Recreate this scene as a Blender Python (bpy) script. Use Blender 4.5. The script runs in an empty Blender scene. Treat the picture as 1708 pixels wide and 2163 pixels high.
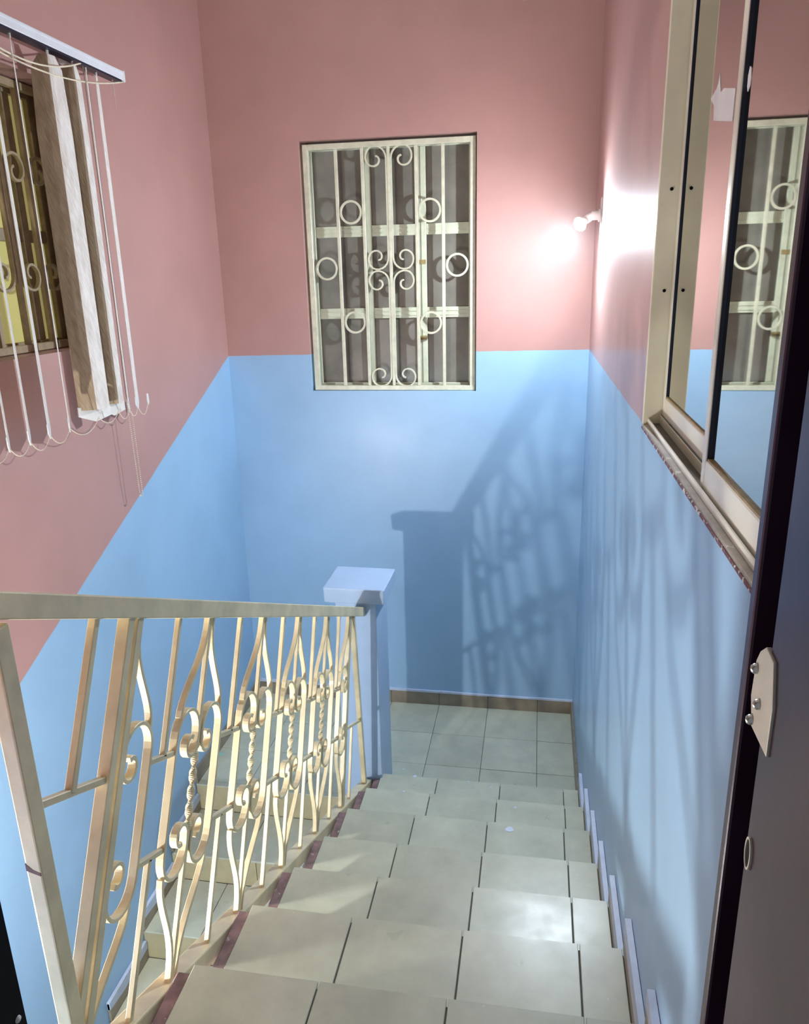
import bpy, math, random
from mathutils import Vector, Matrix
random.seed(7)
PI = math.pi
scene = bpy.context.scene
COL = scene.collection

# ------------------------------------------------------------------ camera
CAM = Vector((-0.2618, -4.1607, 2.5428))
YAW, PITCH, ROLL, FPX = -0.1755, 0.2978, 0.024, 1611.93
def camera_axes():
    cy, sy, cp, sp = math.cos(YAW), math.sin(YAW), math.cos(PITCH), math.sin(PITCH)
    f = Vector((sy*cp, cy*cp, -sp)); r = Vector((cy, -sy, 0)); d = f.cross(r)
    c, s = math.cos(ROLL), math.sin(ROLL)
    return c*r + s*d, -s*r + c*d, f
_r, _d, _f = camera_axes()
cam_data = bpy.data.cameras.new('camera')
cam = bpy.data.objects.new('camera', cam_data); COL.objects.link(cam)
cam.matrix_world = Matrix(((_r.x, -_d.x, -_f.x, CAM.x), (_r.y, -_d.y, -_f.y, CAM.y), (_r.z, -_d.z, -_f.z, CAM.z), (0, 0, 0, 1)))
cam_data.sensor_fit = 'VERTICAL'; cam_data.sensor_height = 24.0
cam_data.lens = FPX/2163*24.0
cam_data.clip_start = 0.01
scene.camera = cam

# ------------------------------------------------------------------ world, exposure, lamp strengths
world = bpy.data.worlds.new('world'); scene.world = world; world.use_nodes = True
bg = world.node_tree.nodes['Background']
bg.inputs[0].default_value = (0.80, 0.90, 1.0, 1); bg.inputs[1].default_value = 0.10
vs = scene.view_settings
vs.view_transform = 'Standard'; vs.look = 'None'; vs.exposure = 1.60; vs.gamma = 1.0; vs.use_curve_mapping = False
LAMP_UP = 1450.0        # radiance of the bulb beside the window
LAMP_LOW = 1120.0       # radiance of the bulb over the lower flight
LAMP_UP_POS = Vector((-0.100, -0.47, 2.749))
LAMP_LOW_POS = Vector((-1.69, -3.27, 1.005))

# ------------------------------------------------------------------ mesh helpers
class MB:
    def __init__(self): self.v = []; self.f = []; self.smooth = []
    def add(self, vs_, fs_, smooth=False):
        o = len(self.v); self.v += [tuple(p) for p in vs_]
        for q in fs_: self.f.append(tuple(i+o for i in q)); self.smooth.append(smooth)
        return self
    def box(self, x0, x1, y0, y1, z0, z1):
        v = [(x, y, z) for x in (x0, x1) for y in (y0, y1) for z in (z0, z1)]
        return self.add(v, [(0, 1, 3, 2), (4, 6, 7, 5), (0, 4, 5, 1), (2, 3, 7, 6), (0, 2, 6, 4), (1, 5, 7, 3)])
    def hexa(self, lo, hi):       # two quads, four points each, same order
        return self.add(list(lo)+list(hi), [(3, 2, 1, 0), (4, 5, 6, 7)] + [(i, (i+1) % 4, 4+(i+1) % 4, 4+i) for i in range(4)])
    def prism(self, poly, off):   # polygon of 3D points pushed along off
        n = len(poly); off = Vector(off); P = [Vector(p) for p in poly]
        return self.add(P+[p+off for p in P], [tuple(range(n-1, -1, -1)), tuple(range(n, 2*n))] + [(i, (i+1) % n, n+(i+1) % n, n+i) for i in range(n)])
    def strip(self, path, nrm, w, t, closed=False, twist=None, smooth=False):
        """rectangular section swept along a path; w along nrm, t across in the plane"""
        P = [Vector(p) for p in path]; n = len(P); nrm = Vector(nrm).normalized(); vs_ = []
        for i, p in enumerate(P):
            if closed: T = P[(i+1) % n]-P[i-1]
            else: T = P[min(i+1, n-1)]-P[max(i-1, 0)]
            T.normalize(); N = nrm.cross(T).normalized(); B = T.cross(N).normalized()
            if twist:
                c, s = math.cos(twist[i]), math.sin(twist[i]); N, B = c*N+s*B, -s*N+c*B
            tt = t[i] if isinstance(t, (list, tuple)) else t
            vs_ += [p+B*w/2+N*tt/2, p-B*w/2+N*tt/2, p-B*w/2-N*tt/2, p+B*w/2-N*tt/2]
        fs_ = []
        for i in range(n if closed else n-1):
            a, b = 4*i, 4*((i+1) % n)
            for k in range(4): fs_.append((a+k, a+(k+1) % 4, b+(k+1) % 4, b+k))
        if not closed: fs_ += [(3, 2, 1, 0), tuple(4*(n-1)+k for k in range(4))]
        return self.add(vs_, fs_, smooth)
    def tube(self, path, r, seg=8, closed=False):
        P = [Vector(p) for p in path]; n = len(P); vs_ = []; N = None
        for i, p in enumerate(P):
            T = (P[(i+1) % n]-P[i-1]) if closed else (P[min(i+1, n-1)]-P[max(i-1, 0)])
            T.normalize()
            if N is None: N = T.orthogonal().normalized()
            N = (N-T*N.dot(T)).normalized(); B = T.cross(N)
            rr = r[i] if isinstance(r, (list, tuple)) else r
            vs_ += [p+(N*math.cos(2*PI*k/seg)+B*math.sin(2*PI*k/seg))*rr for k in range(seg)]
        fs_ = [(seg*i+k, seg*i+(k+1) % seg, seg*((i+1) % n)+(k+1) % seg, seg*((i+1) % n)+k) for i in range(n if closed else n-1) for k in range(seg)]
        self.add(vs_, fs_, True)
        if not closed: self.add(vs_[:seg], [tuple(range(seg-1, -1, -1))]); self.add(vs_[-seg:], [tuple(range(seg))])
        return self
    def lathe(self, origin, axis, prof, seg=24):
        """prof = [(distance along axis, radius)]"""
        A = Vector(axis).normalized(); return self.tube([Vector(origin)+A*d for d, r in prof], [max(r, 1e-4) for d, r in prof], seg)
    def build(self, name, mat, parent=None, bevel=0, seg=2):
        m = bpy.data.meshes.new(name); m.from_pydata(self.v, [], self.f); m.update()
        for p, s in zip(m.polygons, self.smooth): p.use_smooth = s
        m.materials.append(mat)
        return link(name, m, parent, bevel, seg)
def link(name, m, parent=None, bevel=0, seg=2):
    o = bpy.data.objects.new(name, m); COL.objects.link(o)
    if parent is not None: o.parent = parent; o.matrix_parent_inverse = parent.matrix_world.inverted()
    if bevel:
        b = o.modifiers.new('bevel', 'BEVEL'); b.width = bevel; b.segments = seg; b.limit_method = 'ANGLE'; b.angle_limit = math.radians(40)
    return o
def empty(name, loc, label, cat, group=None):
    o = bpy.data.objects.new(name, None); COL.objects.link(o); o.location = loc; o.empty_display_size = 0.1
    o.matrix_world = Matrix.Translation(Vector(loc))
    tag(o, label, cat, group); return o
def tag(o, label=None, cat=None, group=None):
    if label: o['label'] = label
    if cat: o['category'] = cat
    if group: o['group'] = group
    return o
def structure(o, label=None):
    o['kind'] = 'structure'
    if label: o['label'] = label
    return o
def sempty(name, loc, label):
    o = bpy.data.objects.new(name, None); COL.objects.link(o); o.location = loc; o.empty_display_size = 0.1
    o.matrix_world = Matrix.Translation(Vector(loc))
    return structure(o, label)

# ------------------------------------------------------------------ materials
def srgb(r, g, b):
    f = lambda c: (c/255/12.92) if c/255 <= 0.04045 else ((c/255+0.055)/1.055)**2.4
    return (f(r), f(g), f(b), 1)
class NT:
    def __init__(self, name):
        self.m = bpy.data.materials.new(name); self.m.use_nodes = True; self.t = self.m.node_tree
        self.b = self.t.nodes['Principled BSDF']; self.o = self.t.nodes['Material Output']
    def n(self, kind, **kw):
        x = self.t.nodes.new(kind)
        for k, v in kw.items():
            if k.startswith('i_'):
                key = k[2:]; key = int(key) if key.isdigit() else key
                x.inputs[key].default_value = v
            else: setattr(x, k, v)
        return x
    def l(self, a, b): self.t.links.new(a, b)
    def pos(self): return self.n('ShaderNodeNewGeometry').outputs['Position']
    def noise(self, scale, detail=4, vec=None, stretch=None, rough=0.55):
        x = self.n('ShaderNodeTexNoise'); x.inputs['Scale'].default_value = scale; x.inputs['Detail'].default_value = detail; x.inputs['Roughness'].default_value = rough
        v = vec or self.pos()
        if stretch:
            mp = self.n('ShaderNodeVectorMath', operation='MULTIPLY'); mp.inputs[1].default_value = stretch; self.l(v, mp.inputs[0]); v = mp.outputs[0]
        self.l(v, x.inputs['Vector']); return x.outputs['Fac']
    def ramp(self, fac, stops):
        x = self.n('ShaderNodeValToRGB'); e = x.color_ramp.elements
        while len(e) < len(stops): e.new(0.5)
        for k, (p, c) in zip(e, stops): k.position = p; k.color = c
        self.l(fac, x.inputs[0]); return x.outputs[0]
    def mix(self, fac, a, b, mode='MIX'):
        x = self.n('ShaderNodeMix', data_type='RGBA', blend_type=mode)
        for s, val in ((x.inputs[0], fac), (x.inputs[6], a), (x.inputs[7], b)):
            if hasattr(val, 'is_linked') or hasattr(val, 'links'): self.l(val, s)
            else: s.default_value = val
        return x.outputs[2]
    def math(self, op, a, b=None, c=None, clamp=False):
        x = self.n('ShaderNodeMath', operation=op, use_clamp=clamp)
        for s, val in zip(x.inputs, (a, b, c)):
            if val is None: continue
            if hasattr(val, 'links'): self.l(val, s)
            else: s.default_value = val
        return x.outputs[0]
    def bump(self, h, strength=0.2, dist=0.002):
        x = self.n('ShaderNodeBump'); x.inputs['Strength'].default_value = strength; x.inputs['Distance'].default_value = dist
        self.l(h, x.inputs['Height']); self.l(x.outputs[0], self.b.inputs['Normal'])
    def set(self, color=None, rough=None, metal=None, spec=None, **kw):
        for key, val in (('Base Color', color), ('Roughness', rough), ('Metallic', metal), ('Specular IOR Level', spec)):
            if val is None: continue
            if hasattr(val, 'links'): self.l(val, self.b.inputs[key])
            else: self.b.inputs[key].default_value = val
        for k, v in kw.items(): self.b.inputs[k.replace('_', ' ')].default_value = v
        return self
PINK = (0.485, 0.275, 0.245, 1)
BLUE = (0.315, 0.515, 0.730, 1)
def wall_paint(name, c0, cx, cy, rough=0.38, streak=False, spec=0.5):
    """two-tone gloss paint: blue below the line z = c0 + cx*x + cy*y, pink above it"""
    k = NT(name); sep = k.n('ShaderNodeSeparateXYZ'); P = k.pos(); k.l(P, sep.inputs[0])
    line = k.math('ADD', k.math('MULTIPLY_ADD', sep.outputs[0], cx, c0), k.math('MULTIPLY', sep.outputs[1], cy))
    wob = k.math('MULTIPLY_ADD', k.noise(9, 2), 0.008, -0.004)
    d = k.math('SUBTRACT', sep.outputs[2], k.math('ADD', line, wob))
    fac = k.math('MULTIPLY_ADD', d, 400.0, 0.5, clamp=True)
    base = k.mix(fac, BLUE, PINK)
    dirt = k.ramp(k.noise(2.2, 6), [(0.30, (0.88, 0.88, 0.88, 1)), (0.65, (1, 1, 1, 1))])
    base = k.mix(1.0, base, dirt, 'MULTIPLY')
    scuff = k.ramp(k.noise(3.1, 8, stretch=(1, 1, 1.6), rough=0.7), [(0.70, (0, 0, 0, 1)), (0.74, (1, 1, 1, 1))])
    base = k.mix(k.math('MULTIPLY', scuff, 0.12), base, (0.62, 0.66, 0.72, 1))
    k.set(base, spec=spec)
    if streak:
        st = k.noise(22, 3, stretch=(1, 1, 0.05)); micro = k.noise(420, 2, stretch=(1, 0.12, 1))
        k.set(rough=k.math('MULTIPLY_ADD', st, 0.10, rough-0.05))
        k.bump(k.math('ADD', k.math('MULTIPLY', k.noise(12, 2, stretch=(1, 1, 0.06)), 0.35), k.math('MULTIPLY', micro, 0.15)), 0.16, 0.004)
        k.b.inputs['Coat Weight'].default_value = 0.22; k.b.inputs['Coat Roughness'].default_value = 0.16
    else:
        fine = k.noise(170, 3); r = k.math('MULTIPLY_ADD', k.noise(5, 4), 0.15, rough-0.07); k.set(rough=r)
        k.bump(k.math('ADD', k.math('MULTIPLY', k.noise(26, 3), 0.8), k.math('MULTIPLY', fine, 0.25)), 0.25, 0.003)
    return k.m
def flat_paint(name, c, rough=0.4, var=0.12, vscale=14, bump=0.15, chips=None, spec=0.5, bscale=60):
    k = NT(name); n = k.noise(vscale, 6)
    lo = tuple(x*(1-var) for x in c[:3])+(1,); hi = tuple(min(1, x*(1+var*0.6)) for x in c[:3])+(1,)
    col = k.ramp(n, [(0.3, lo), (0.7, hi)])
    if chips:
        cc, amount, sc = chips
        f = k.ramp(k.noise(sc, 8, rough=0.7), [(amount, (0, 0, 0, 1)), (amount+0.02, (1, 1, 1, 1))]); col = k.mix(f, col, cc)
    k.set(col, rough, spec=spec)
    if bump: k.bump(k.noise(bscale, 4), bump, 0.002)
    return k.m
M = {}
M['wall_back'] = wall_paint('paint_back_wall', 2.162, 0.010, 0.0, 0.36)
M['wall_left'] = wall_paint('paint_left_wall', 2.142, 0.0, 0.435, 0.42)
M['wall_right'] = wall_paint('paint_right_wall', 2.162, 0.0, -0.009, 0.50, streak=True, spec=0.7)
M['wall_plain'] = wall_paint('paint_front_wall', 1.6, 0, 0, 0.45)
M['ceiling'] = flat_paint('white_ceiling_paint', (0.78, 0.77, 0.74, 1), 0.7, 0.05, 4, 0.05)
M['column'] = flat_paint('blue_column_paint', (0.38, 0.52, 0.72, 1), 0.4, 0.06, 9, 0.25, bscale=40)
def tile_mat(name, c, rough=0.30):
    k = NT(name); info = k.n('ShaderNodeObjectInfo').outputs['Random']
    n1 = k.ramp(k.noise(7, 7, rough=0.65), [(0.28, tuple(x*0.82 for x in c[:3])+(1,)), (0.72, tuple(min(1, x*1.10) for x in c[:3])+(1,))])
    v = k.math('MULTIPLY_ADD', info, 0.14, 0.93)
    g = k.n('ShaderNodeCombineColor'); [k.l(v, g.inputs[i]) for i in range(3)]
    n1 = k.mix(1.0, n1, g.outputs[0], 'MULTIPLY')
    sp = k.ramp(k.noise(55, 3), [(0.745, (0, 0, 0, 1)), (0.755, (1, 1, 1, 1))])
    k.set(k.mix(k.math('MULTIPLY', sp, 0.5), n1, (0.75, 0.80, 0.82, 1)), k.math('MULTIPLY_ADD', k.noise(9, 5), 0.3, rough-0.12))
    k.bump(k.noise(90, 3), 0.06, 0.001); return k.m
M['tile'] = tile_mat('grey_green_floor_tile', (0.49, 0.51, 0.40, 1))
M['riser'] = tile_mat('beige_riser_tile', (0.47, 0.41, 0.25, 1), 0.35)
M['skirting'] = flat_paint('brown_skirting_tile', (0.27, 0.225, 0.165, 1), 0.35, 0.25, 12, 0.1)
M['skirt_paint'] = flat_paint('pale_blue_slopped_paint', (0.52, 0.60, 0.75, 1), 0.45, 0.12, 20, 0.3)
M['grout'] = flat_paint('dark_grout', (0.10, 0.095, 0.08, 1), 0.9, 0.2, 20, 0)
M['concrete'] = flat_paint('maroon_painted_concrete', (0.25, 0.155, 0.155, 1), 0.7, 0.45, 28, 0.5, chips=((0.45, 0.40, 0.40, 1), 0.62, 22))
M['cream'] = flat_paint('cream_gloss_metal_paint', (0.63, 0.615, 0.46, 1), 0.30, 0.16, 22, 0.12, chips=((0.16, 0.11, 0.06, 1), 0.745, 30))
M['rail_cream'] = flat_paint('cream_railing_paint', (0.68, 0.595, 0.375, 1), 0.32, 0.22, 10, 0.12, chips=((0.13, 0.085, 0.05, 1), 0.735, 26))
M['rust'] = flat_paint('rusty_bare_patch', (0.10, 0.035, 0.035, 1), 0.6, 0.4, 40, 0.4)
M['grille_brown'] = flat_paint('brownish_grille_paint', (0.36, 0.27, 0.16, 1), 0.4, 0.25, 25, 0.1)
M['casement'] = flat_paint('pale_green_casement_paint', (0.60, 0.62, 0.47, 1), 0.45, 0.12, 18, 0.15, chips=((0.30, 0.26, 0.2, 1), 0.73, 24))
M['alu'] = flat_paint('ivory_aluminium_profile', (0.72, 0.71, 0.54, 1), 0.33, 0.08, 8, 0.03, chips=((0.16, 0.15, 0.10, 1), 0.71, 34))
M['alu_clean'] = flat_paint('satin_ivory_sash', (0.74, 0.73, 0.61, 1), 0.30, 0.05, 6, 0.02)
M['sill'] = flat_paint('dusty_brown_sill', (0.36, 0.31, 0.24, 1), 0.45, 0.3, 24, 0.1, chips=((0.62, 0.60, 0.54, 1), 0.60, 18))
M['chipped'] = flat_paint('chipped_paint_edge', (0.16, 0.06, 0.07, 1), 0.7, 0.5, 60, 0.4, chips=((0.70, 0.68, 0.66, 1), 0.54, 45))
M['gasket'] = flat_paint('dark_blue_black_gasket', (0.006, 0.012, 0.03, 1), 0.35, 0.2, 10, 0)
M['track_dirt'] = flat_paint('dirty_window_track', (0.10, 0.085, 0.065, 1), 0.6, 0.4, 30, 0.1)
M['white_plastic'] = flat_paint('white_plastic', (0.75, 0.76, 0.74, 1), 0.35, 0.05, 10, 0)
M['rail_white'] = flat_paint('white_aluminium_headrail', (0.72, 0.75, 0.80, 1), 0.35, 0.06, 9, 0.02)
M['cord'] = flat_paint('cream_cord', (0.72, 0.64, 0.48, 1), 0.6, 0.1, 30, 0)
M['door'] = flat_paint('dark_purple_brown_steel', (0.040, 0.016, 0.034, 1), 0.25, 0.4, 8, 0.06, spec=0.25)
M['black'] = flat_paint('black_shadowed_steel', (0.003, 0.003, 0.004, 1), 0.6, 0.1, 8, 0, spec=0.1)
M['lock'] = flat_paint('ivory_lock_plate', (0.52, 0.47, 0.38, 1), 0.4, 0.15, 30, 0.1)
M['steel'] = NT('bright_rivet_steel').set((0.55, 0.54, 0.52, 1), 0.3, 0.9).m
M['paper'] = flat_paint('torn_white_paper', (0.93, 0.93, 0.91, 1), 0.8, 0.03, 20, 0)
M['tape'] = flat_paint('brown_tape', (0.33, 0.24, 0.10, 1), 0.5, 0.3, 40, 0)
def vane_mat(name, c0, c1):
    k = NT(name); P = k.pos()
    sp = k.n('ShaderNodeSeparateXYZ'); k.l(P, sp.inputs[0])
    u_ = k.math('MULTIPLY_ADD', k.math('ADD', sp.outputs[0], sp.outputs[1]), 2.2, sp.outputs[2])
    v_ = k.math('MULTIPLY_ADD', k.math('ADD', sp.outputs[0], sp.outputs[1]), -2.2, sp.outputs[2])
    cb = k.n('ShaderNodeCombineXYZ'); k.l(u_, cb.inputs[0]); k.l(v_, cb.inputs[1])
    n = k.noise(60, 4, vec=cb.outputs[0], stretch=(1.8, 0.16, 1)); w = k.noise(22, 3, stretch=(2, 2, 0.5))
    col = k.ramp(k.math('MULTIPLY_ADD', w, 0.4, k.math('MULTIPLY', n, 0.6)), [(0.36, c0), (0.6, c1)])
    k.set(col, 0.8, spec=0.2); k.bump(n, 0.5, 0.003)
    return k.m
M['vane'] = vane_mat('pale_woven_vane_fabric', (0.58, 0.53, 0.47, 1), (0.80, 0.77, 0.73, 1))
M['vane_shaded'] = vane_mat('tan_shaded_vane_fabric', (0.33, 0.24, 0.15, 1), (0.50, 0.40, 0.28, 1))  # same fabric in darker tan, shade of the unlit folds painted in
def pane_mat(name, c, rough, var=0.25, ior=1.5, smear=0.3):
    k = NT(name); n = k.noise(5, 5); col = k.ramp(n, [(0.3, tuple(x*(1-var) for x in c[:3])+(1,)), (0.7, tuple(x*(1+var) for x in c[:3])+(1,))])
    sm = k.ramp(k.noise(16, 9, stretch=(1.4, 1, 0.8), rough=0.75), [(0.70, (0, 0, 0, 1)), (0.73, (1, 1, 1, 1))])
    k.set(k.mix(k.math('MULTIPLY', sm, smear), col, (0.6, 0.6, 0.58, 1)), rough); k.b.inputs['IOR'].default_value = ior
    return k.m
M['dusty_pane'] = pane_mat('dusty_grey_window_glass', (0.19, 0.18, 0.15, 1), 0.15)
M['olive_pane'] = pane_mat('lit_olive_window_glass', (0.42, 0.38, 0.12, 1), 0.25, 0.1, smear=0.0)
M['olive_pane'].node_tree.nodes['Principled BSDF'].inputs['Emission Color'].default_value = (0.56, 0.50, 0.20, 1)
M['olive_pane'].node_tree.nodes['Principled BSDF'].inputs['Emission Strength'].default_value = 0.14
k = NT('dark_reflective_glass'); k.set((0.52, 0.51, 0.46, 1), 0.02, 1.0); M['mirror_pane'] = k.m
def bulb_mat(name, strength, c):
    k = NT(name); e = k.n('ShaderNodeEmission'); e.inputs[0].default_value = c; e.inputs[1].default_value = strength
    k.l(e.outputs[0], k.o.inputs[0]); return k.m
M['bulb_up'] = bulb_mat('lit_cool_white_bulb', LAMP_UP, (0.77, 0.895, 1.0, 1))
M['bulb_low'] = bulb_mat('lit_white_bulb', LAMP_LOW, (1.0, 0.97, 0.92, 1))

# ------------------------------------------------------------------ dimensions
W = 1.99               # width of the stairwell; right wall at x = 0, back wall at y = 0, half landing at z = 0
ZC, ZG = 4.15, -1.243  # ceiling, ground floor
R, G = 0.1553, 0.3304
YN = -0.9545
TILE_X = -0.981        # left end of the tread tiles
EDGE_X = -1.013        # left edge of the upper flight
ZT = {1: 1.091, 2: 0.937, 3: 0.766, 4: 0.609, 5: 0.471, 6: 0.323, 7: 0.162}
YT = {i: YN-G*(7-i) for i in range(1, 8)}
ZTOP, YTOP = 1.246, YN-7*G
SLOPE = 0.458

# ------------------------------------------------------------------ the setting: walls, ceiling, floors
def wall_with_hole(axis, a0, a1, u0, u1, z0, z1, hu0, hu1, hz0, hz1):
    """axis 'y': wall across x; axis 'x': wall across y; a0..a1 is its thickness"""
    m = MB()
    def bx(p0, p1, q0, q1):
        if axis == 'y': m.box(p0, p1, a0, a1, q0, q1)
        else: m.box(a0, a1, p0, p1, q0, q1)
    bx(u0, hu0, z0, z1); bx(hu1, u1, z0, z1); bx(hu0, hu1, z0, hz0); bx(hu0, hu1, hz1, z1)
    return m
BW = dict(x0=-1.510, x1=-0.590, z0=1.945, z1=3.226)
LW = dict(y0=-2.75, y1=-1.27, z0=2.312, z1=3.235)
RW = dict(y0=-3.62, y1=-2.216, z0=2.184, z1=3.62)
structure(wall_with_hole('y', 0, 0.22, -W-0.2, 0.2, ZG-0.1, ZC, BW['x0'], BW['x1'], BW['z0'], BW['z1']).build('wall_back', M['wall_back']), 'pink and blue back wall with the grilled window')
structure(wall_with_hole('x', -W-0.24, -W, -3.93, 0.0, ZG-0.1, ZC, LW['y0'], LW['y1'], LW['z0'], LW['z1']).build('wall_left', M['wall_left']), 'left wall, pink above a sloping blue dado')
structure(wall_with_hole('x', 0, 0.16, -4.6, 0.0, ZG-0.1, ZC, RW['y0'], RW['y1'], RW['z0'], RW['z1']).build('wall_right', M['wall_right']), 'glossy right wall with the sliding window')
m = MB(); m.box(-W, -0.745, -4.08, -3.93, ZG-0.1, ZC); m.box(-0.80, -0.745, -3.93, -3.71, ZG-0.1, ZC); m.box(-0.745, 0, -3.86, -3.71, 3.35, ZC); m.box(-0.06, 0, -3.86, -3.71, ZTOP, 3.35)
structure(m.build('wall_front', M['wall_plain']), 'wall around the doorway at the top of the stairs')
structure(MB().box(-W-0.2, 0.2, -4.6, 0.2, ZC, ZC+0.12).build('ceiling', M['ceiling']), 'plain ceiling over the stairwell')
m = MB(); m.box(EDGE_X, 0, -4.6, YTOP+0.0, ZTOP-0.16, ZTOP)
structure(m.build('floor', M['tile']), 'upper floor at the top of the stairs')
structure(MB().box(-W, 0, -3.93, YTOP+0.3, ZG-0.1, ZG).build('floor', M['tile']), 'ground floor at the foot of the lower flight')

# half landing with its tiles
TH = 0.009
landing = structure(MB().box(-W, 0, YN+0.012, 0, -0.13, -TH*0.55).build('floor', M['grout']), 'half landing floor of square grey tiles')
def tiles_rect(xs, ys, z, parent, mat, gap=0.0024, th=TH):
    for i in range(len(xs)-1):
        for j in range(len(ys)-1):
            MB().box(xs[i]+gap/2, xs[i+1]-gap/2, ys[j]+gap/2, ys[j+1]-gap/2, z-th, z+random.uniform(-0.0006, 0.0006)).build('tile', mat, parent, 0.0012, 1)
tiles_rect([-W+0.002, -1.708, -1.408, -1.108, -0.808, -0.508, -0.208, -0.002], [YN-0.002, -0.920, -0.620, -0.320, -0.004], 0.0, landing, M['tile'])

# ------------------------------------------------------------------ stair flights
def skirt_piece(parent, x_wall, sgn, y0, y1, z, h):
    """a skirting tile against a side wall, with paint slopped over its upper part"""
    a, b = sorted((x_wall, x_wall+sgn*0.013))
    s = MB().box(a, b, y0, y1, z, z+h).build('skirting_tile', M['skirting'], parent, 0.0015, 1)
    a, b = sorted((x_wall, x_wall+sgn*0.0148))
    MB().prism([(a, y0, z+h+0.004), (a, y1-0.004, z+h+0.004), (a, y1-0.004, z+h*0.62), (a, y0+(y1-y0)*0.35, z+h*0.50), (a, y0, z+h*0.66)], (b-a, 0, 0)).build('paint_edge', M['skirt_paint'], s)
up_flight = empty('stair_flight', (-0.5, YTOP, ZTOP-R), 'tiled flight of steps going down from the doorway to the landing', 'stairs')
JX = {7: (-0.695, -0.387, -0.085), 6: (-0.686, -0.388, -0.094), 5: (-0.700, -0.409, -0.113), 4: (-0.709, -0.407, -0.113), 3: (-0.706, -0.412, -0.120), 2: (-0.702, -0.411, -0.121), 1: (-0.692, -0.412, -0.130)}
def step_body(i, yb, yn, z):
    zl = min(ZT.get(i+1, 0.0), z-R)-0.16; m_ = MB()
    if i < 7: return m_.box(EDGE_X, -0.002, yb-0.02, yn-0.012, zl, z-TH*0.7)
    return m_.box(EDGE_X, -0.002, yb-0.02, -0.990, zl, z-TH*0.7).box(-0.969, -0.002, -0.990, yn-0.012, zl, z-TH*0.7)
for i in range(1, 8):
    z, yn = ZT[i], YT[i]; yb = yn-G; TX = TILE_X
    step_body(i, yb, yn, z).build('step', M['concrete'], up_flight, 0.004, 1)
    MB().box(TX, -0.014, yb+0.002, yn-0.0135, z-TH*0.72, z-TH*0.45).build('grout_bed', M['grout'], up_flight)
    xs = (TX,)+JX[i]+(-0.014,)
    for j in range(4):
        MB().box(xs[j]+0.002, xs[j+1]-0.002, yb+0.003, yn+0.004, z-TH, z+random.uniform(-0.0006, 0.0006)).build('tile', M['tile'], up_flight, 0.0014, 1)
    zb = ZT.get(i+1, 0.0)
    for j in range(4):
        MB().box(xs[j]+0.002, xs[j+1]-0.002, yn-0.0125, yn-0.003, zb+0.001, z-TH-0.001).build('riser_tile', M['riser'], up_flight)
    skirt_piece(up_flight, -0.0013, -1, yb, yn, z, 0.098)
low_flight = empty('stair_flight', (-1.5, -3.2, ZG), 'lower flight of tiled steps with beige risers behind the railing', 'stairs')
LG = 0.328
for i in range(1, 8):
    z = -R*i; y1 = YN-LG*(i-1); y0 = y1-LG
    MB().box(-W+0.002, -1.07, y0+0.012, y1+0.02, z-0.34, z-TH*0.6).build('step', M['concrete'], low_flight, 0.003, 1)
    for xa, xb in ((-W+0.014, -1.708), (-1.708, -1.408), (-1.408, -1.075)):
        sh = 0.10 if i % 2 else 0.0
        MB().box(max(xa+sh, -W+0.014)+0.0018 if xa > -1.9 else xa, (xb+sh if xb < -1.1 else xb)-0.0018, y0-0.004, y1-0.002, z-TH, z).build('tile', M['tile'], low_flight, 0.0013, 1)
for i in range(1, 9):
    z = -R*i; yr = YN-LG*(i-1)
    for xa, xb in ((-W+0.002, -1.55), (-1.55, -1.075)):
        MB().box(xa+0.0015, xb-0.0015, yr+0.001, yr+0.0115, z, z+R-TH-0.001).build('riser_tile', M['riser'], low_flight)
    if i < 8: skirt_piece(low_flight, -W+0.0013, 1, yr-LG, yr, z, 0.095)

# dried paint drips on the tiles
M['pale'] = flat_paint('dried_pale_blue_drip', (0.62, 0.70, 0.82, 1), 0.5, 0.05, 20, 0)
M['teal'] = flat_paint('dried_teal_drip', (0.30, 0.56, 0.50, 1), 0.5, 0.08, 20, 0)
for x_, y_, z_, r_, c_, par_ in (
    (-1.965, -0.686, 0.000, 0.021, 'teal', landing),
    (-1.923, -0.903, 0.000, 0.008, 'pale', landing),
    (-0.918, -0.682, 0.000, 0.006, 'pale', landing),
    (-0.810, -0.952, 0.162, 0.010, 'pale', up_flight),
    (-0.542, -0.957, 0.162, 0.005, 'pale', up_flight),
    (-0.805, -1.284, 0.323, 0.006, 'pale', up_flight),
    (-0.429, -0.985, 0.162, 0.005, 'pale', up_flight),
    (-0.321, -1.646, 0.471, 0.016, 'pale', up_flight),
    (-0.306, -1.325, 0.323, 0.006, 'pale', up_flight),
):
    ph = random.uniform(0, 6); P = [(x_+r_*(1+0.14*math.sin(3*a+ph))*math.cos(a), y_+r_*0.85*(1+0.12*math.cos(2*a+ph))*math.sin(a), z_+0.0004) for a in (2*PI*k/18 for k in range(18))]
    MB().prism(P, (0, 0, 0.0008)).build('paint_drip', M[c_], par_)
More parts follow.
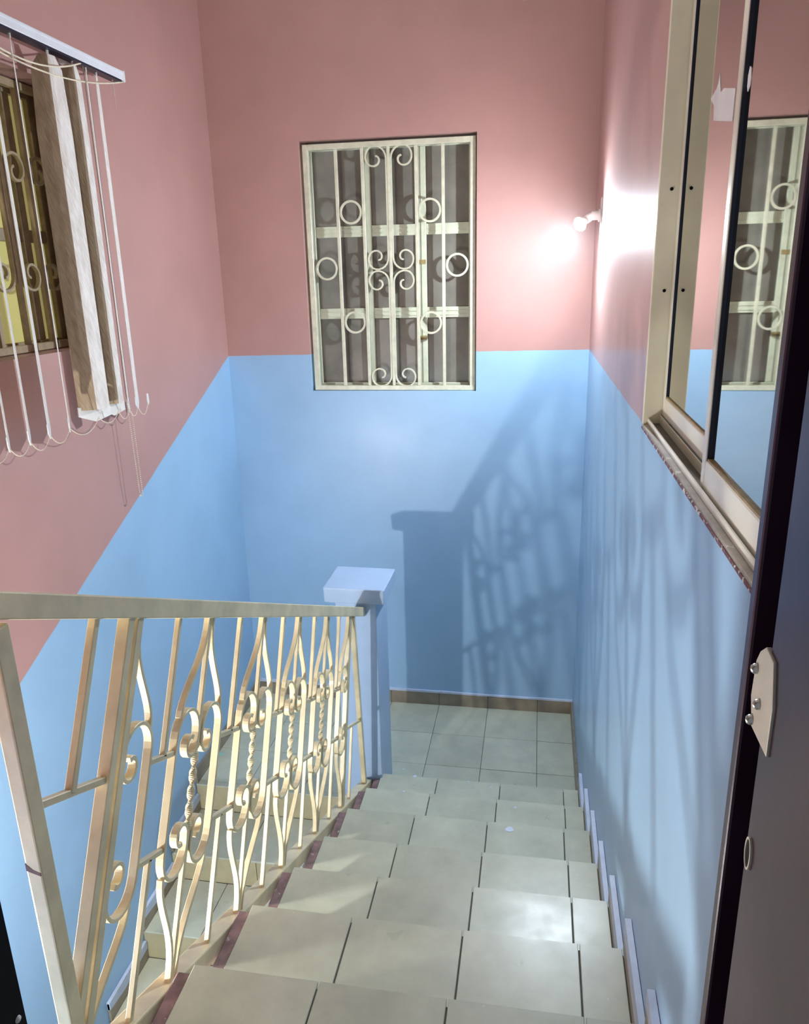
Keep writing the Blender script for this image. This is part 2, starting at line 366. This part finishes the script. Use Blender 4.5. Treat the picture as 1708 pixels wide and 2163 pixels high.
# back skirting of the landing
bb = sempty('baseboard_back', (-1.0, 0, 0), 'brown tile skirting along the back wall of the landing')
xs = [-W+0.001, -1.708, -1.408, -1.108, -0.808, -0.508, -0.208, -0.001]
for i in range(7):
    o = MB().box(xs[i]+0.001, xs[i+1]-0.001, -0.012, 0, 0.0005, 0.082+random.uniform(-0.003, 0.003)).build('tile', M['skirting'], bb, 0.001, 1)
    MB().prism([(xs[i], -0.0005, 0.083), (xs[i+1], -0.0005, 0.083), (xs[i+1], -0.0005, 0.098+random.uniform(-.006, .004)), (xs[i], -0.0005, 0.098+random.uniform(-.006, .004))], (0, -0.0125, 0)).build('paint_edge', M['skirt_paint'], o)
bl = sempty('baseboard_left', (-W, -0.5, 0), 'brown tile skirting on the left of the landing')
for y0, y1 in ((YN, -0.62), (-0.62, -0.32), (-0.32, -0.013)):
    MB().box(-W, -W+0.012, y0+0.001, y1-0.001, 0.0005, 0.085).build('tile', M['skirting'], bl, 0.001, 1)
br = sempty('baseboard_right', (0, -0.5, 0), 'brown tile skirting on the right of the landing')
for y0, y1 in ((YN+0.001, -0.62), (-0.62, -0.32), (-0.32, -0.013)):
    MB().box(-0.012, 0, y0+0.001, y1-0.001, 0.0005, 0.085).build('tile', M['skirting'], br, 0.001, 1)

# ------------------------------------------------------------------ newel column
SX0, SX1, SY0, SY1 = -1.164, -0.970, -0.987, -0.730
col_ = empty('newel_column', ((SX0+SX1)/2, (SY0+SY1)/2, 0.0), 'square pale blue newel column with a flat overhanging cap', 'column')
MB().box(SX0, SX1, SY0, SY1, 0.0, 1.108).build('shaft', M['column'], col_, 0.004, 2)
m = MB()
m.hexa([(-1.213, -0.998, 1.104), (-0.929, -0.998, 1.104), (-0.926, -0.726, 1.105), (-1.213, -0.726, 1.104)], [(-1.216, -1.000, 1.180), (-0.926, -1.000, 1.178), (-0.924, -0.722, 1.178), (-1.217, -0.722, 1.181)])
m.build('cap', M['column'], col_, 0.006, 3)

# ------------------------------------------------------------------ railing
nS = math.hypot(1, SLOPE); SD = (1/nS, -SLOPE/nS); VD = (SLOPE/nS, 1/nS)
O_Y, O_Z = -1.004, 1.047
def rail_pt(u, v, dx=0.0):
    u2 = u+(-0.055+0.0815*max(0.0, u+1.6))*(-v/0.78)
    x = -1.037+dx
    return Vector((x, O_Y+u2*SD[0]+v*VD[0], O_Z+u2*SD[1]+v*VD[1]))
XN = Vector((1, 0, 0))
rail = empty('stair_railing', rail_pt(-1.1, -0.83), 'cream wrought iron stair railing with scrolls and twisted bars', 'railing')
RM = M['rail_cream']
def long_bar(u0, u1, v0, v1, w, name, bev):
    # a tube of rectangular section along the slope, ends cut plumb
    def e(u, v): 
        s = u
        return Vector((-1.045, O_Y+s*SD[0]+v*VD[0], O_Z+s*SD[1]+v*VD[1]))
    lo = [e(u0, v0), e(u1, v0), e(u1+(v1-v0)*-0.458, v1), e(u0+(v1-v0)*-0.458, v1)]
    return MB().hexa([p+Vector((-w/2, 0, 0)) for p in lo], [p+Vector((w/2, 0, 0)) for p in lo]).build(name, RM, rail, bev, 2)
long_bar(-2.70, 0.012, 0.0, 0.042, 0.050, 'handrail', 0.003)
long_bar(-2.06, 0.402, -0.856, -0.806, 0.050, 'bottom_rail', 0.004)
def bar(u0, v0, u1, v1, size, name='baluster', mat=None, depth=None, parent=None):
    P = [rail_pt(u0, v0), rail_pt(u1, v1)]
    return MB().strip(P, XN, depth or size, size).build(name, mat or RM, parent or rail, 0.0015, 1)
UC = [-2.083, -1.706, -1.325, -0.972, -0.608, -0.250]; U0 = UC[0]
VB, VT = -0.808, 0.002
CU, CL = -0.298, -0.500      # the two connector lines
def c_scroll(uc, side):
    """long C with a curl at either end, opening towards the middle bar at uc"""
    cw = 0.0655
    def spiral(vc, sg):
        out = []
        for i in range(13):                      # big arc over the shoulder
            a = PI*i/12; out.append((cw+0.0555*math.cos(a)-0.0005*i/12, vc+sg*0.0580*math.sin(a)))
        ce = (0.0435, vc-sg*0.0225)              # small curl inside
        for i in range(2, 22):
            t = i/21; a = PI*0.78+t*math.radians(335); r = 0.0335-0.0185*t
            out.append((ce[0]+r*math.cos(a), ce[1]+sg*r*math.sin(a)*1.02))
        return out[::-1]
    top = spiral(-0.268, 1); bot = spiral(-0.517, -1)
    path = top+[(cw+0.056, -0.268-(0.249)*k/6) for k in range(1, 6)]+bot[::-1]
    n = len(path); th = [0.0085 if 4 < i < n-5 else 0.013-0.0009*min(i, n-1-i) for i in range(n)]
    return MB().strip([rail_pt(uc+side*w, v) for w, v in path], XN, 0.019, th).build('scroll', RM, rail, 0.0012, 1)
def stem(uc, side, top):
    P = []
    for k in range(15):
        t = k/14; s = t*t*(3-2*t)
        w = 0.013+0.097*(s**1.5)
        v = (VT-0.227*t) if top else (VB+0.245*t)
        P.append((w, v))
    return MB().strip([rail_pt(uc+side*w, v) for w, v in P], XN, 0.015, 0.0085).build('stem', RM, rail, 0.0012, 1)
def middle_bar(uc):
    bar(uc, VT, uc, -0.300, 0.0115); bar(uc, VB, uc, -0.486, 0.0115)
    n = 49; P = [rail_pt(uc, -0.296-0.194*i/(n-1)) for i in range(n)]
    tw = [2.5*2*PI*i/(n-1) for i in range(n)]
    MB().strip(P, XN, 0.0165, 0.0075, twist=tw).build('twisted_bar', RM, rail)
for k in range(0, 6):
    uc = UC[k]
    if k == 0:
        for du in (-0.017, 0.017): bar(uc+du, VT, uc+du, VB, 0.0225, 'end_bar', depth=0.026)
        sides = ((1, 0.016),)
    elif k == 5:
        for du in (0.0, 0.019): bar(uc+du, VT, uc+du, VB, 0.014, 'end_bar', depth=0.020)
        sides = ((-1, 0.0),)
    else:
        middle_bar(uc); sides = ((1, 0.0), (-1, 0.0))
    for s, off in sides:
        c_scroll(uc+s*off, s); stem(uc+s*off, s, True); stem(uc+s*off, s, False)
    if k < 5:
        a = uc+0.1255+(0.016 if k == 0 else 0); b = UC[k+1]-0.1255; mid = (a+b)/2+0.012
        for v in (CU, CL): bar(a, v, b, v, 0.0125, 'connector')
        bar(mid, VT, mid, CU, 0.0125); bar(mid-0.012, CL, mid-0.012, VB, 0.0125)
# triangles at both ends
def plumb(u, v0, u1, v1, w, d, name): 
    return MB().strip([rail_pt(u, v0), rail_pt(u1, v1)], XN, d, w).build(name, RM, rail, 0.002, 1)
pu = (-3.262, 1.20)
post = MB().box(-1.048, -1.021, -3.279, -3.245, ZTOP-0.16, 2.07).build('post', RM, rail, 0.003, 2)
MB().prism([(-1.0470, -3.2796, 1.648), (-1.0225, -3.2796, 1.640), (-1.0225, -3.2796, 1.646), (-1.035, -3.2796, 1.651), (-1.0470, -3.2796, 1.662)], (0, 0.003, 0)).build('rust_patch', M['rust'], post)
bar(-2.318, CU, U0-0.028, CU, 0.0135, 'connector'); bar(-2.213, VT, -2.213, CU, 0.0155)
bar(UC[5]+0.02, -0.483, 0.06, -0.483, 0.0125, 'connector'); bar(-0.115, -0.483, -0.115, VB, 0.0115)
P0 = rail_pt(-0.188, 0.0); 
MB().strip([rail_pt(-0.184, 0.0), rail_pt(0.185, -0.808)], XN, 0.022, 0.026).build('post', RM, rail, 0.002, 1)

# ------------------------------------------------------------------ back window and its grille
YV = Vector((0, 1, 0))
win1 = sempty('window_1', (-1.05, 0.1, BW['z0']), 'painted casement window of nine panes in the back wall')
CM = M['casement']
x0, x1, z0, z1 = BW['x0']+0.006, BW['x1']-0.006, BW['z0']+0.006, BW['z1']-0.006
def wbar(a, b, c, d, y0, y1, name, mat, parent, bev=0.002): return MB().box(a, b, y0, y1, c, d).build(name, mat, parent, bev, 1)
wbar(x0, x0+0.040, z0, z1, 0.075, 0.125, 'frame', CM, win1); wbar(x1-0.040, x1, z0, z1, 0.075, 0.125, 'frame', CM, win1)
wbar(x0+0.040, x1-0.040, z1-0.035, z1, 0.075, 0.125, 'frame', CM, win1); wbar(x0+0.040, x1-0.040, z0, z0+0.030, 0.075, 0.125, 'frame', CM, win1)
MUL = (-1.180, -0.886); TRN = (2.786, 2.360)
for i, xm in enumerate(MUL):
    mu = wbar(xm-0.024, xm+0.024, z0+0.030, z1-0.035, 0.080, 0.122, 'mullion', CM, win1)
    wbar(xm-0.003, xm+0.003, z0+0.031, z1-0.036, 0.0765, 0.0815, 'seam_bead', CM, mu, 0)
    if i == 1:
        for zt in (2.610, 2.215): wbar(xm-0.022, xm+0.020, zt, zt+0.022, 0.074, 0.081, 'tape_patch', M['tape'], mu, 0)
cols = [x0+0.040]+[q for xm in MUL for q in (xm-0.024, xm+0.024)]+[x1-0.040]
rows = [z0+0.030, TRN[1]-0.028, TRN[1]+0.028, TRN[0]-0.028, TRN[0]+0.028, z1-0.035]
for c in range(3):
    a, b = cols[2*c], cols[2*c+1]
    for t in TRN:
        tr = wbar(a, b, t-0.028, t+0.028, 0.086, 0.120, 'transom', CM, win1)
        for dz in (-0.012, 0.010): wbar(a, b, t+dz-0.0025, t+dz+0.0025, 0.0825, 0.0865, 'bead', CM, tr, 0)
    for r_ in range(3): MB().box(a, b, 0.098, 0.103, rows[2*r_], rows[2*r_+1]).build('pane', M['dusty_pane'], win1)
def sp2(cx, cz, r0, a0, a1, n=26, r1=0.012, grow=0.55):
    out = []
    for i in range(n+1):
        t = i/n; a = a0+(a1-a0)*t; r = r0 if t < grow*0.5 else r0-(r0-r1)*((t-grow*0.5)/(1-grow*0.5))**0.9
        out.append((cx+r*math.cos(a), cz+r*math.sin(a)))
    return out
def spine_scroll(spine, side, zt, zb, rr):
    """spine beside the middle bar, arms hooking to 'side' (+1/-1) at top and bottom, both curling inwards"""
    top = sp2(spine+side*rr, zt-rr, rr, (PI if side > 0 else 0), (PI-math.radians(430) if side > 0 else math.radians(430)))
    bot = sp2(spine+side*rr, zb+rr, rr, (PI if side > 0 else 0), (PI+math.radians(430) if side > 0 else -math.radians(430)))
    return top[::-1]+[(spine, zt-rr-(zt-zb-2*rr)*k/8) for k in range(1, 8)]+bot
gr = empty('window_grille', (-1.046, 0.04, 1.955), 'cream iron grille with rings and scrolls over the back wall window', 'grille')
GX = (-1.324, -1.184, -1.046, -0.904, -0.765); GZ0, GZ1, GY = 1.958, 3.208, 0.035
gm = M['cream']
wbar(-1.497, -1.468, GZ0-0.006, GZ1+0.004, GY-0.014, GY+0.014, 'frame', gm, gr); wbar(-0.626, -0.597, GZ0-0.006, GZ1+0.004, GY-0.014, GY+0.014, 'frame', gm, gr)
wbar(-1.468, -0.626, GZ1-0.024, GZ1+0.004, GY-0.014, GY+0.014, 'frame', gm, gr); wbar(-1.497, -0.597, GZ0-0.012, GZ0+0.014, GY-0.017, GY+0.017, 'frame', gm, gr)
for i, gx in enumerate(GX):
    wd = 0.0165 if i != 2 else 0.016
    b_ = wbar(gx-wd/2, gx+wd/2, GZ0+0.014, GZ1-0.024, GY-0.008, GY+0.008, 'bar', gm, gr, 0.0015)
for cx, cz in ((-1.254, 2.878), (-0.835, 2.874), (-1.398, 2.598), (-0.693, 2.601), (-1.254, 2.315), (-0.835, 2.308)):
    MB().strip([(cx+0.0545*math.cos(2*PI*k/40), GY, cz+0.0545*math.sin(2*PI*k/40)) for k in range(40)], YV, 0.014, 0.011, closed=True).build('ring', gm, gr, 0.001, 1)
for side in (-1, 1):
    for zt, zb in ((3.190, 2.588), (2.580, 1.968)):
        P = spine_scroll(-1.046+side*0.0125, side, zt, zb, 0.0595)
        MB().strip([(x, GY, z) for x, z in P], YV, 0.014, 0.0085).build('scroll', gm, gr, 0.001, 1)

# ------------------------------------------------------------------ left window, grille and vertical blind
win2 = sempty('window_2', (-W-0.15, -2.0, LW['z0']), 'olive glazed window deep in the left wall')
GB = M['grille_brown']
y0, y1, z0, z1 = LW['y0'], LW['y1'], LW['z0'], LW['z1']
xf0, xf1 = -W-0.190, -W-0.150
def xbar(a, b, c, d, xa, xb, name, mat, parent, bev=0.002): return MB().box(xa, xb, a, b, c, d).build(name, mat, parent, bev, 1)
xbar(y0, y0+0.04, z0, z1, xf0, xf1, 'frame', GB, win2); xbar(y1-0.04, y1, z0, z1, xf0, xf1, 'frame', GB, win2)
xbar(y0+0.04, y1-0.04, z0, z0+0.035, xf0, xf1, 'frame', GB, win2); xbar(y0+0.04, y1-0.04, z1-0.035, z1, xf0, xf1, 'frame', GB, win2)
ms = (-2.30, -1.865, -1.43)
cols = [y0+0.04]+[q for m_ in ms for q in (m_-0.022, m_+0.022)]+[y1-0.04]
for m_ in ms: xbar(m_-0.022, m_+0.022, z0+0.035, z1-0.035, xf0+0.004, xf1-0.004, 'mullion', GB, win2)
for c in range(4):
    xbar(cols[2*c], cols[2*c+1], 2.70, 2.745, xf0+0.006, xf1-0.006, 'transom', GB, win2)
    for a, b in ((z0+0.035, 2.70), (2.745, z1-0.035)): MB().box(xf0+0.015, xf0+0.020, cols[2*c], cols[2*c+1], a, b).build('pane', M['olive_pane'], win2)
g2 = empty('window_grille', (-W-0.1, -2.0, z0), 'brown iron scroll grille behind the blind in the left window', 'grille')
gx = -W-0.105
xbar(y0+0.004, y0+0.03, z0+0.004, z1-0.004, gx-0.012, gx+0.012, 'frame', GB, g2); xbar(y1-0.03, y1-0.004, z0+0.004, z1-0.004, gx-0.012, gx+0.012, 'frame', GB, g2)
xbar(y0+0.03, y1-0.03, z0+0.003, z0+0.030, gx-0.012, gx+0.012, 'frame', GB, g2); xbar(y0+0.03, y1-0.03, z1-0.030, z1-0.004, gx-0.012, gx+0.012, 'frame', GB, g2)
for i in range(9):
    yb = -1.445-0.145*i
    if yb > y0+0.05: xbar(yb-0.009, yb+0.009, z0+0.030, z1-0.030, gx-0.009, gx+0.009, 'bar', GB, g2, 0.001)
for yc in (-1.445, -1.735, -2.025, -2.315):
    for side in (-1, 1):
        P = spine_scroll(yc+side*0.126, -side, 2.992, 2.530, 0.056)
        MB().strip([(gx, y, z) for y, z in P], XN, 0.015, 0.010).build('scroll', GB, g2, 0.001, 1)

bx_ = -W+0.085
blind = empty('vertical_blind', (bx_, -1.8, 2.05), 'half-drawn vertical blind with beige fabric vanes over the left window', 'blind')
hr = MB().box(bx_-0.020, bx_+0.020, -2.70, -1.044, 3.303, 3.337).build('headrail', M['rail_white'], blind, 0.003, 2)
MB().box(bx_+0.0195, bx_+0.0235, -2.70, -1.050, 3.325, 3.333).build('lip', M['rail_white'], hr, 0.001, 1)
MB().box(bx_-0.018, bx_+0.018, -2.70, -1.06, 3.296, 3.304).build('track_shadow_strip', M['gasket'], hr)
MB().box(bx_-0.023, bx_+0.023, -1.046, -1.036, 3.298, 3.340).build('end_cap', M['white_plastic'], hr, 0.003, 1)
for yb in (-1.30, -2.1):
    MB().box(-W, bx_-0.018, yb-0.012, yb+0.012, 3.31, 3.345).build('bracket', M['white_plastic'], hr)
ZB = 2.085
def vane(y, prof, zb=ZB, fold=False, tan=0):
    """hanging fabric vane; prof = plan polyline of its width, offsets from the hook"""
    nz = 10; vs_ = []; fs_ = []; n = len(prof)
    for j_ in range(nz+1):
        z = 3.285+(zb-3.285)*j_/nz; pinch = 1.0 if j_ > 1 else (0.45, 0.85)[j_]
        if j_ == 1: z = 3.245
        vs_ += [(bx_+px*pinch, y+py*pinch, z) for px, py in prof]
    for j_ in range(nz):
        for i_ in range(n-1):
            p = j_*n+i_; fs_.append((p, p+1, p+n+1, p+n))
    o = MB().add(vs_, fs_, False).build('vane', M['vane'], blind)
    if tan:
        o.data.materials.append(M['vane_shaded'])
        for q_, pl in enumerate(o.data.polygons): pl.material_index = 1 if q_ % (n-1) < tan else 0  # left part of a folded vane takes the painted shade colour
    sm = o.modifiers.new('thickness', 'SOLIDIFY'); sm.thickness = 0.0014
    a = Vector((prof[0][0], prof[0][1], 0)); b = Vector((prof[-1][0], prof[-1][1], 0)); c = Vector((bx_, y, zb))
    d = (b-a).normalized(); nrm = Vector((-d.y, d.x, 0))*0.004
    if fold:
        P = [c+a*1.02+Vector((0, 0, 0.012)), c+b*1.02+Vector((0, 0, 0.006)), c+b*1.06-Vector((0, 0, 0.028)), c+(a+b)/2-Vector((0, 0, 0.048)), c+a*1.04-Vector((0, 0, 0.024))]
        nrm *= 3
    else:
        P = [c+a+Vector((0, 0, 0.012)), c+b+Vector((0, 0, 0.012)), c+b-Vector((0, 0, 0.018)), c+(a+b)*0.5+d*0.01-Vector((0, 0, 0.046)), c+a-Vector((0, 0, 0.018))]
    MB().prism([p-nrm/2 for p in P], nrm).build('weight', M['white_plastic'], o)
    MB().tube([(bx_, y, 3.300), (bx_, y, 3.284)], 0.004, 8).build('hook', M['white_plastic'], o)
    return Vector((bx_, y, zb-0.03))
def edge_on(y, extra, wd=0.089):
    a = math.atan2(y-CAM.y, bx_-CAM.x)+extra
    return [(math.cos(a)*wd*k, math.sin(a)*wd*k) for k in (-0.5, 0.5)]
def folded(left, right, n=5):
    L_ = [(-0.90*left*(1-k/n), -0.43*left*(1-k/n)) for k in range(n)]
    R_ = [(0.20*right*k/n, 0.98*right*k/n) for k in range(n+1)]
    return L_[:-1]+[(-0.004, 0.001)]+R_[1:]
feet = []
for y, ex in ((-2.47, -0.05), (-2.36, -0.05), (-2.25, -0.05), (-2.14, -0.05), (-2.035, -0.06), (-1.930, -0.07), (-1.822, -0.09), (-1.705, -0.03)):
    feet.append(vane(y, edge_on(y, ex)))
feet.append(vane(-1.512, folded(0.068, 0.064), 2.09, True, 4))
feet.append(vane(-1.368, folded(0.060, 0.036), 2.09, True, 5))
feet.append(vane(-1.284, edge_on(-1.284, -0.06)))
feet.append(vane(-1.215, edge_on(-1.215, -0.13)))
feet.append(Vector((bx_, -1.127, 2.055)))
MB().prism([(bx_, -1.133, 2.095), (bx_, -1.123, 2.095), (bx_, -1.121, 2.060), (bx_, -1.128, 2.048), (bx_, -1.134, 2.062)], (0.004, 0, 0)).build('loose_weight', M['white_plastic'], blind)
def sag(a, b, d, n=10): return [a.lerp(b, i/n)-Vector((0, 0, d*4*(i/n)*(1-i/n))) for i in range(n+1)]
for a, b in zip(feet[:-1], feet[1:]):
    MB().tube(sag(a, b, 0.035+random.uniform(-0.006, 0.008)), 0.0016, 6).build('bead_chain', M['cord'], blind)
def beads(path, r, name):
    m_ = MB()
    for p in path:
        m_.lathe(p-Vector((0, 0, r)), (0, 0, 1), [(0, 0), (r*0.4, r*0.8), (r, r), (r*1.6, r*0.8), (2*r, 0)], 6)
    return m_.build(name, M['cord'], blind)
loop = []
for i in range(90):
    t = i/89; z = 2.20-0.53*(t*2 if t < 0.5 else (1-t)*2) if False else None
pa, pb = Vector((-1.925, -1.262, 2.07)), Vector((-1.925, -1.232, 2.07)); zb_ = 1.672
n = 44
beads([pa+Vector((0, 0.010*i/n, (zb_+0.012-2.07)*i/n)) for i in range(n)]+[Vector((-1.925, -1.252+0.004*k+0.0, zb_+0.006-0.006*math.sin(PI*k/5))) for k in range(6)]+[Vector((-1.925, -1.230, zb_+0.012)).lerp(pb, i/n) for i in range(n)], 0.0026, 'control_chain')
MB().tube([(bx_, -1.30, 3.30), (bx_-0.01, -1.275, 2.7), (-1.925, -1.262, 2.07)], 0.0012, 6).build('control_cord', M['cord'], blind)
MB().tube(sag(Vector((bx_+0.010, -2.25, 3.31)), Vector((bx_+0.012, -1.050, 3.298)), 0.085, 24), 0.0030, 6).build('slack_cord', M['cord'], blind)
MB().tube(sag(Vector((bx_+0.018, -2.05, 3.30)), Vector((bx_+0.014, -1.335, 3.298)), 0.070, 20), 0.0030, 6).build('slack_cord', M['cord'], blind)
MB().tube([(bx_, -1.10, 3.30), (bx_+0.002, -1.098, 3.25), (bx_, -1.096, 3.19)], [0.002, 0.0013, 0.0006], 6).build('loose_thread', M['cord'], blind)

# ------------------------------------------------------------------ sliding window in the right wall
win3 = sempty('window_3', (0.03, -2.9, RW['z0']), 'ivory aluminium sliding window in the right wall')
AL, AC, GK = M['alu'], M['alu_clean'], M['gasket']
yF = RW['y1']; zS = RW['z0']; yE = RW['y0']; zT = RW['z1']
MB().box(-0.004, 0.068, yF-0.014, yF, zS, zT).build('frame', AL, win3, 0.002, 1)
MB().box(-0.004, 0.068, yE, yE+0.02, zS, zT).build('frame', AL, win3, 0.002, 1)
MB().box(-0.004, 0.068, yE, yF, zT-0.02, zT).build('frame', AL, win3, 0.002, 1)
sill = MB().box(-0.003, 0.090, yE, yF, zS-0.006, zS+0.001).build('sill', M['sill'], win3, 0.001, 1)
MB().box(-0.0045, 0.0, yE, yF, zS-0.011, zS-0.0055).build('chipped_edge', M['chipped'], sill)
MB().box(0.0075, 0.0105, yE, yF-0.014, zS+0.001, zS+0.016).build('track_lip', AC, sill, 0.001, 1)
MB().box(0.0105, 0.036, yE, yF-0.014, zS+0.001, zS+0.003).build('track_bed', M['track_dirt'], sill)
MB().box(0.0355, 0.0375, yE, yF-0.014, zS+0.001, zS+0.024).build('track_lip', AL, sill, 0.001, 1)
for zz in (2.50, 2.72):
    MB().lathe((0.024, yF-0.0145, zz), (0, -1, 0), [(0, 0.004), (0.002, 0.003)], 10).build('screw', M['black'], win3)
def sash(xa, xb, ya, yb, za, zb, bh, rec, name='sash'):
    """xa is the room-side face; ya < yb"""
    s = sempty(name, ((xa+xb)/2, (ya+yb)/2, za), None); s.pop('kind', None); s.parent = win3; s.matrix_parent_inverse = win3.matrix_world.inverted()
    sw = 0.026
    MB().box(xa, xb, yb-sw, yb, za, zb).build('stile', AC, s, 0.002, 1); MB().box(xa, xb, ya, ya+sw, za, zb).build('stile', AC, s, 0.002, 1)
    MB().box(xa, xb, ya+sw, yb-sw, za, za+bh).build('rail', AC, s, 0.002, 1); MB().box(xa, xb, ya+sw, yb-sw, zb-bh, zb).build('rail', AC, s, 0.002, 1)
    xg = xa+rec
    MB().box(xa+0.0015, xg+0.001, yb-sw-0.006, yb-sw-0.0002, za+bh, zb-bh).build('gasket', GK, s); MB().box(xa+0.0015, xg+0.001, ya+sw+0.0002, ya+sw+0.006, za+bh, zb-bh).build('gasket', GK, s)
    MB().box(xa+0.002, xg+0.001, ya+sw, yb-sw, za+bh, za+bh+0.004).build('bead', M['tape'], s)
    MB().box(xg, xg+0.004, ya+sw, yb-sw, za+bh, zb-bh).build('pane', M['mirror_pane'], s)
    return s
sash(0.040, 0.060, -2.95, yF-0.017, zS+0.024, zT-0.022, 0.046, 0.005)
sash(0.014, 0.034, -3.60, -2.845, zS+0.008, zT-0.022, 0.052, 0.007)

def torn(name, pts, x, label):
    o = MB().prism([(x, y, z) for y, z in pts], (0.0006, 0, 0)).build(name, M['paper']); return tag(o, label, 'paper')
sl = lambda pts: [(y_, z_+0.165*(y_+2.49)) for y_, z_ in pts]
torn('torn_paper', sl([(-2.487, 2.850), (-2.503, 2.856), (-2.535, 2.866), (-2.546, 2.874), (-2.553, 2.890), (-2.562, 2.874), (-2.574, 2.858), (-2.600, 2.864), (-2.690, 2.860), (-2.690, 2.811), (-2.600, 2.812), (-2.530, 2.813), (-2.522, 2.838)]), 0.0443, 'torn scrap of white paper stuck on the far sliding pane')
torn('torn_paper', [(-2.880, 2.806), (-2.886, 2.816), (-2.894, 2.812), (-2.898, 2.800), (-2.895, 2.790), (-2.885, 2.784), (-2.880, 2.792)], 0.0203, 'tiny white paper scrap at the edge of the near sliding pane')

# ------------------------------------------------------------------ lamps
def wall_lamp(pos, wall_n, axis, mat, rad, label, plate, dome, stub, reach):
    """bulb centre pos; wall_n points from the wall into the room; the socket leaves the wall along wall_n for 'stub', then runs along axis for 'reach' """
    nd = Vector(wall_n); ax = Vector(axis).normalized(); side = Vector((-nd.y, nd.x, 0)); hw, up_, dn = plate
    elbow = pos-ax*reach; base = elbow-nd*stub
    t = empty('wall_lamp', base, label, 'lamp', 'bare bulb wall lamps')
    q = [base+side*hw+Vector((0, 0, up_)), base-side*hw+Vector((0, 0, up_)), base-side*hw-Vector((0, 0, dn)), base+side*hw-Vector((0, 0, dn))]
    MB().prism(q, nd*0.007).build('back_plate', M['white_plastic'], t, 0.002, 1)
    h = MB().lathe(base+nd*0.006, nd, [(0, 0.028), (0.010, 0.028), (0.012, 0.020), (stub-0.006, 0.020), (stub+0.004, 0.012)], 24)
    h.lathe(elbow-ax*0.012, ax, [(0, 0.014), (0.004, 0.0185), (reach-rad*1.15, 0.0185), (reach-rad*1.12, 0.015)], 24).build('holder', M['white_plastic'], t)
    if dome is None:
        pr = [(-rad*math.cos(PI*i/16)*(1.0 if i > 8 else 1.15), rad*math.sin(PI*i/16)) for i in range(2, 17)]
    else:
        MB().lathe(pos, ax, [(-0.040, 0.014), (-0.036, 0.017), (-0.012, rad*0.97), (-0.010, rad), (-0.008, rad)], 24).build('heat_sink', M['white_plastic'], t)
        pr = [(-0.008+rad*dome*math.sin(PI/2*i/8), rad*0.985*math.cos(PI/2*i/8)) for i in range(9)]
    MB().lathe(pos, ax, pr, 24).build('bulb', mat, t); return t
wall_lamp(LAMP_UP_POS, (-1, 0, 0), (-0.65, -0.61, -0.46), M['bulb_up'], 0.031, 'lit white bulb on a white plate by the corner of the right wall', (0.024, 0.075, 0.180), 0.58, 0.045, 0.088)
wall_lamp(LAMP_LOW_POS, (1, 0, 0), (1, 0, 0), M['bulb_low'], 0.028, 'lit white bulb low on the left wall over the lower flight', (0.045, 0.06, 0.06), None, 0.20, 0.10)

# ------------------------------------------------------------------ doors of the doorway
d1 = sempty('door_1', (-0.13, -3.9, ZTOP), 'open dark purple steel door leaf on the right')
DM = M['door']
MB().box(-0.136, -0.094, -4.44, -3.768, ZTOP, 3.33).build('leaf', DM, d1, 0.003, 2)
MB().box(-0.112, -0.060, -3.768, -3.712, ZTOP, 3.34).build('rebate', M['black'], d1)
MB().box(-0.130, -0.112, -3.712, -3.700, ZTOP, 3.34).build('flange', DM, d1, 0.002, 2)
lp = MB().prism([(-0.1375, y_, z_) for y_, z_ in ((-3.752, 2.335), (-3.757, 2.343), (-3.766, 2.350), (-3.780, 2.348), (-3.787, 2.325), (-3.787, 2.296), (-3.757, 2.296), (-3.750, 2.312))], (0.003, 0, 0)).build('lock_plate', M['lock'], d1, 0.0006, 2)
for yy, zz in ((-3.755, 2.331), (-3.766, 2.315), (-3.757, 2.300)):
    MB().lathe((-0.1374, yy, zz), (-1, 0, 0), [(0, 0.0030), (0.0014, 0.0030), (0.003, 0.0020), (0.0036, 0)], 14).build('rivet', M['steel'], lp)
hy, hz = -3.777, 2.226
ring = MB().strip([(-0.1362, hy+0.0048*math.cos(2*PI*k/28), hz+0.0098*math.sin(2*PI*k/28)) for k in range(28)], XN, 0.002, 0.0014, closed=True).build('keyhole_rim', M['lock'], d1)
MB().prism([(-0.1364, hy+0.0042*math.cos(2*PI*k/28), hz+0.0092*math.sin(2*PI*k/28)) for k in range(28)], (0.002, 0, 0)).build('keyhole', M['black'], ring)
d2 = sempty('door_2', (-0.72, -3.79, ZTOP), 'black steel door jamb on the left')
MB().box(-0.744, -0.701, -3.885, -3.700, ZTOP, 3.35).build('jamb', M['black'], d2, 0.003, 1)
MB().lathe((-0.7012, -3.712, 1.921), (1, 0, 0), [(0, 0.0035), (0.0015, 0.003), (0.002, 0)], 10).build('screw', M['white_plastic'], d2)
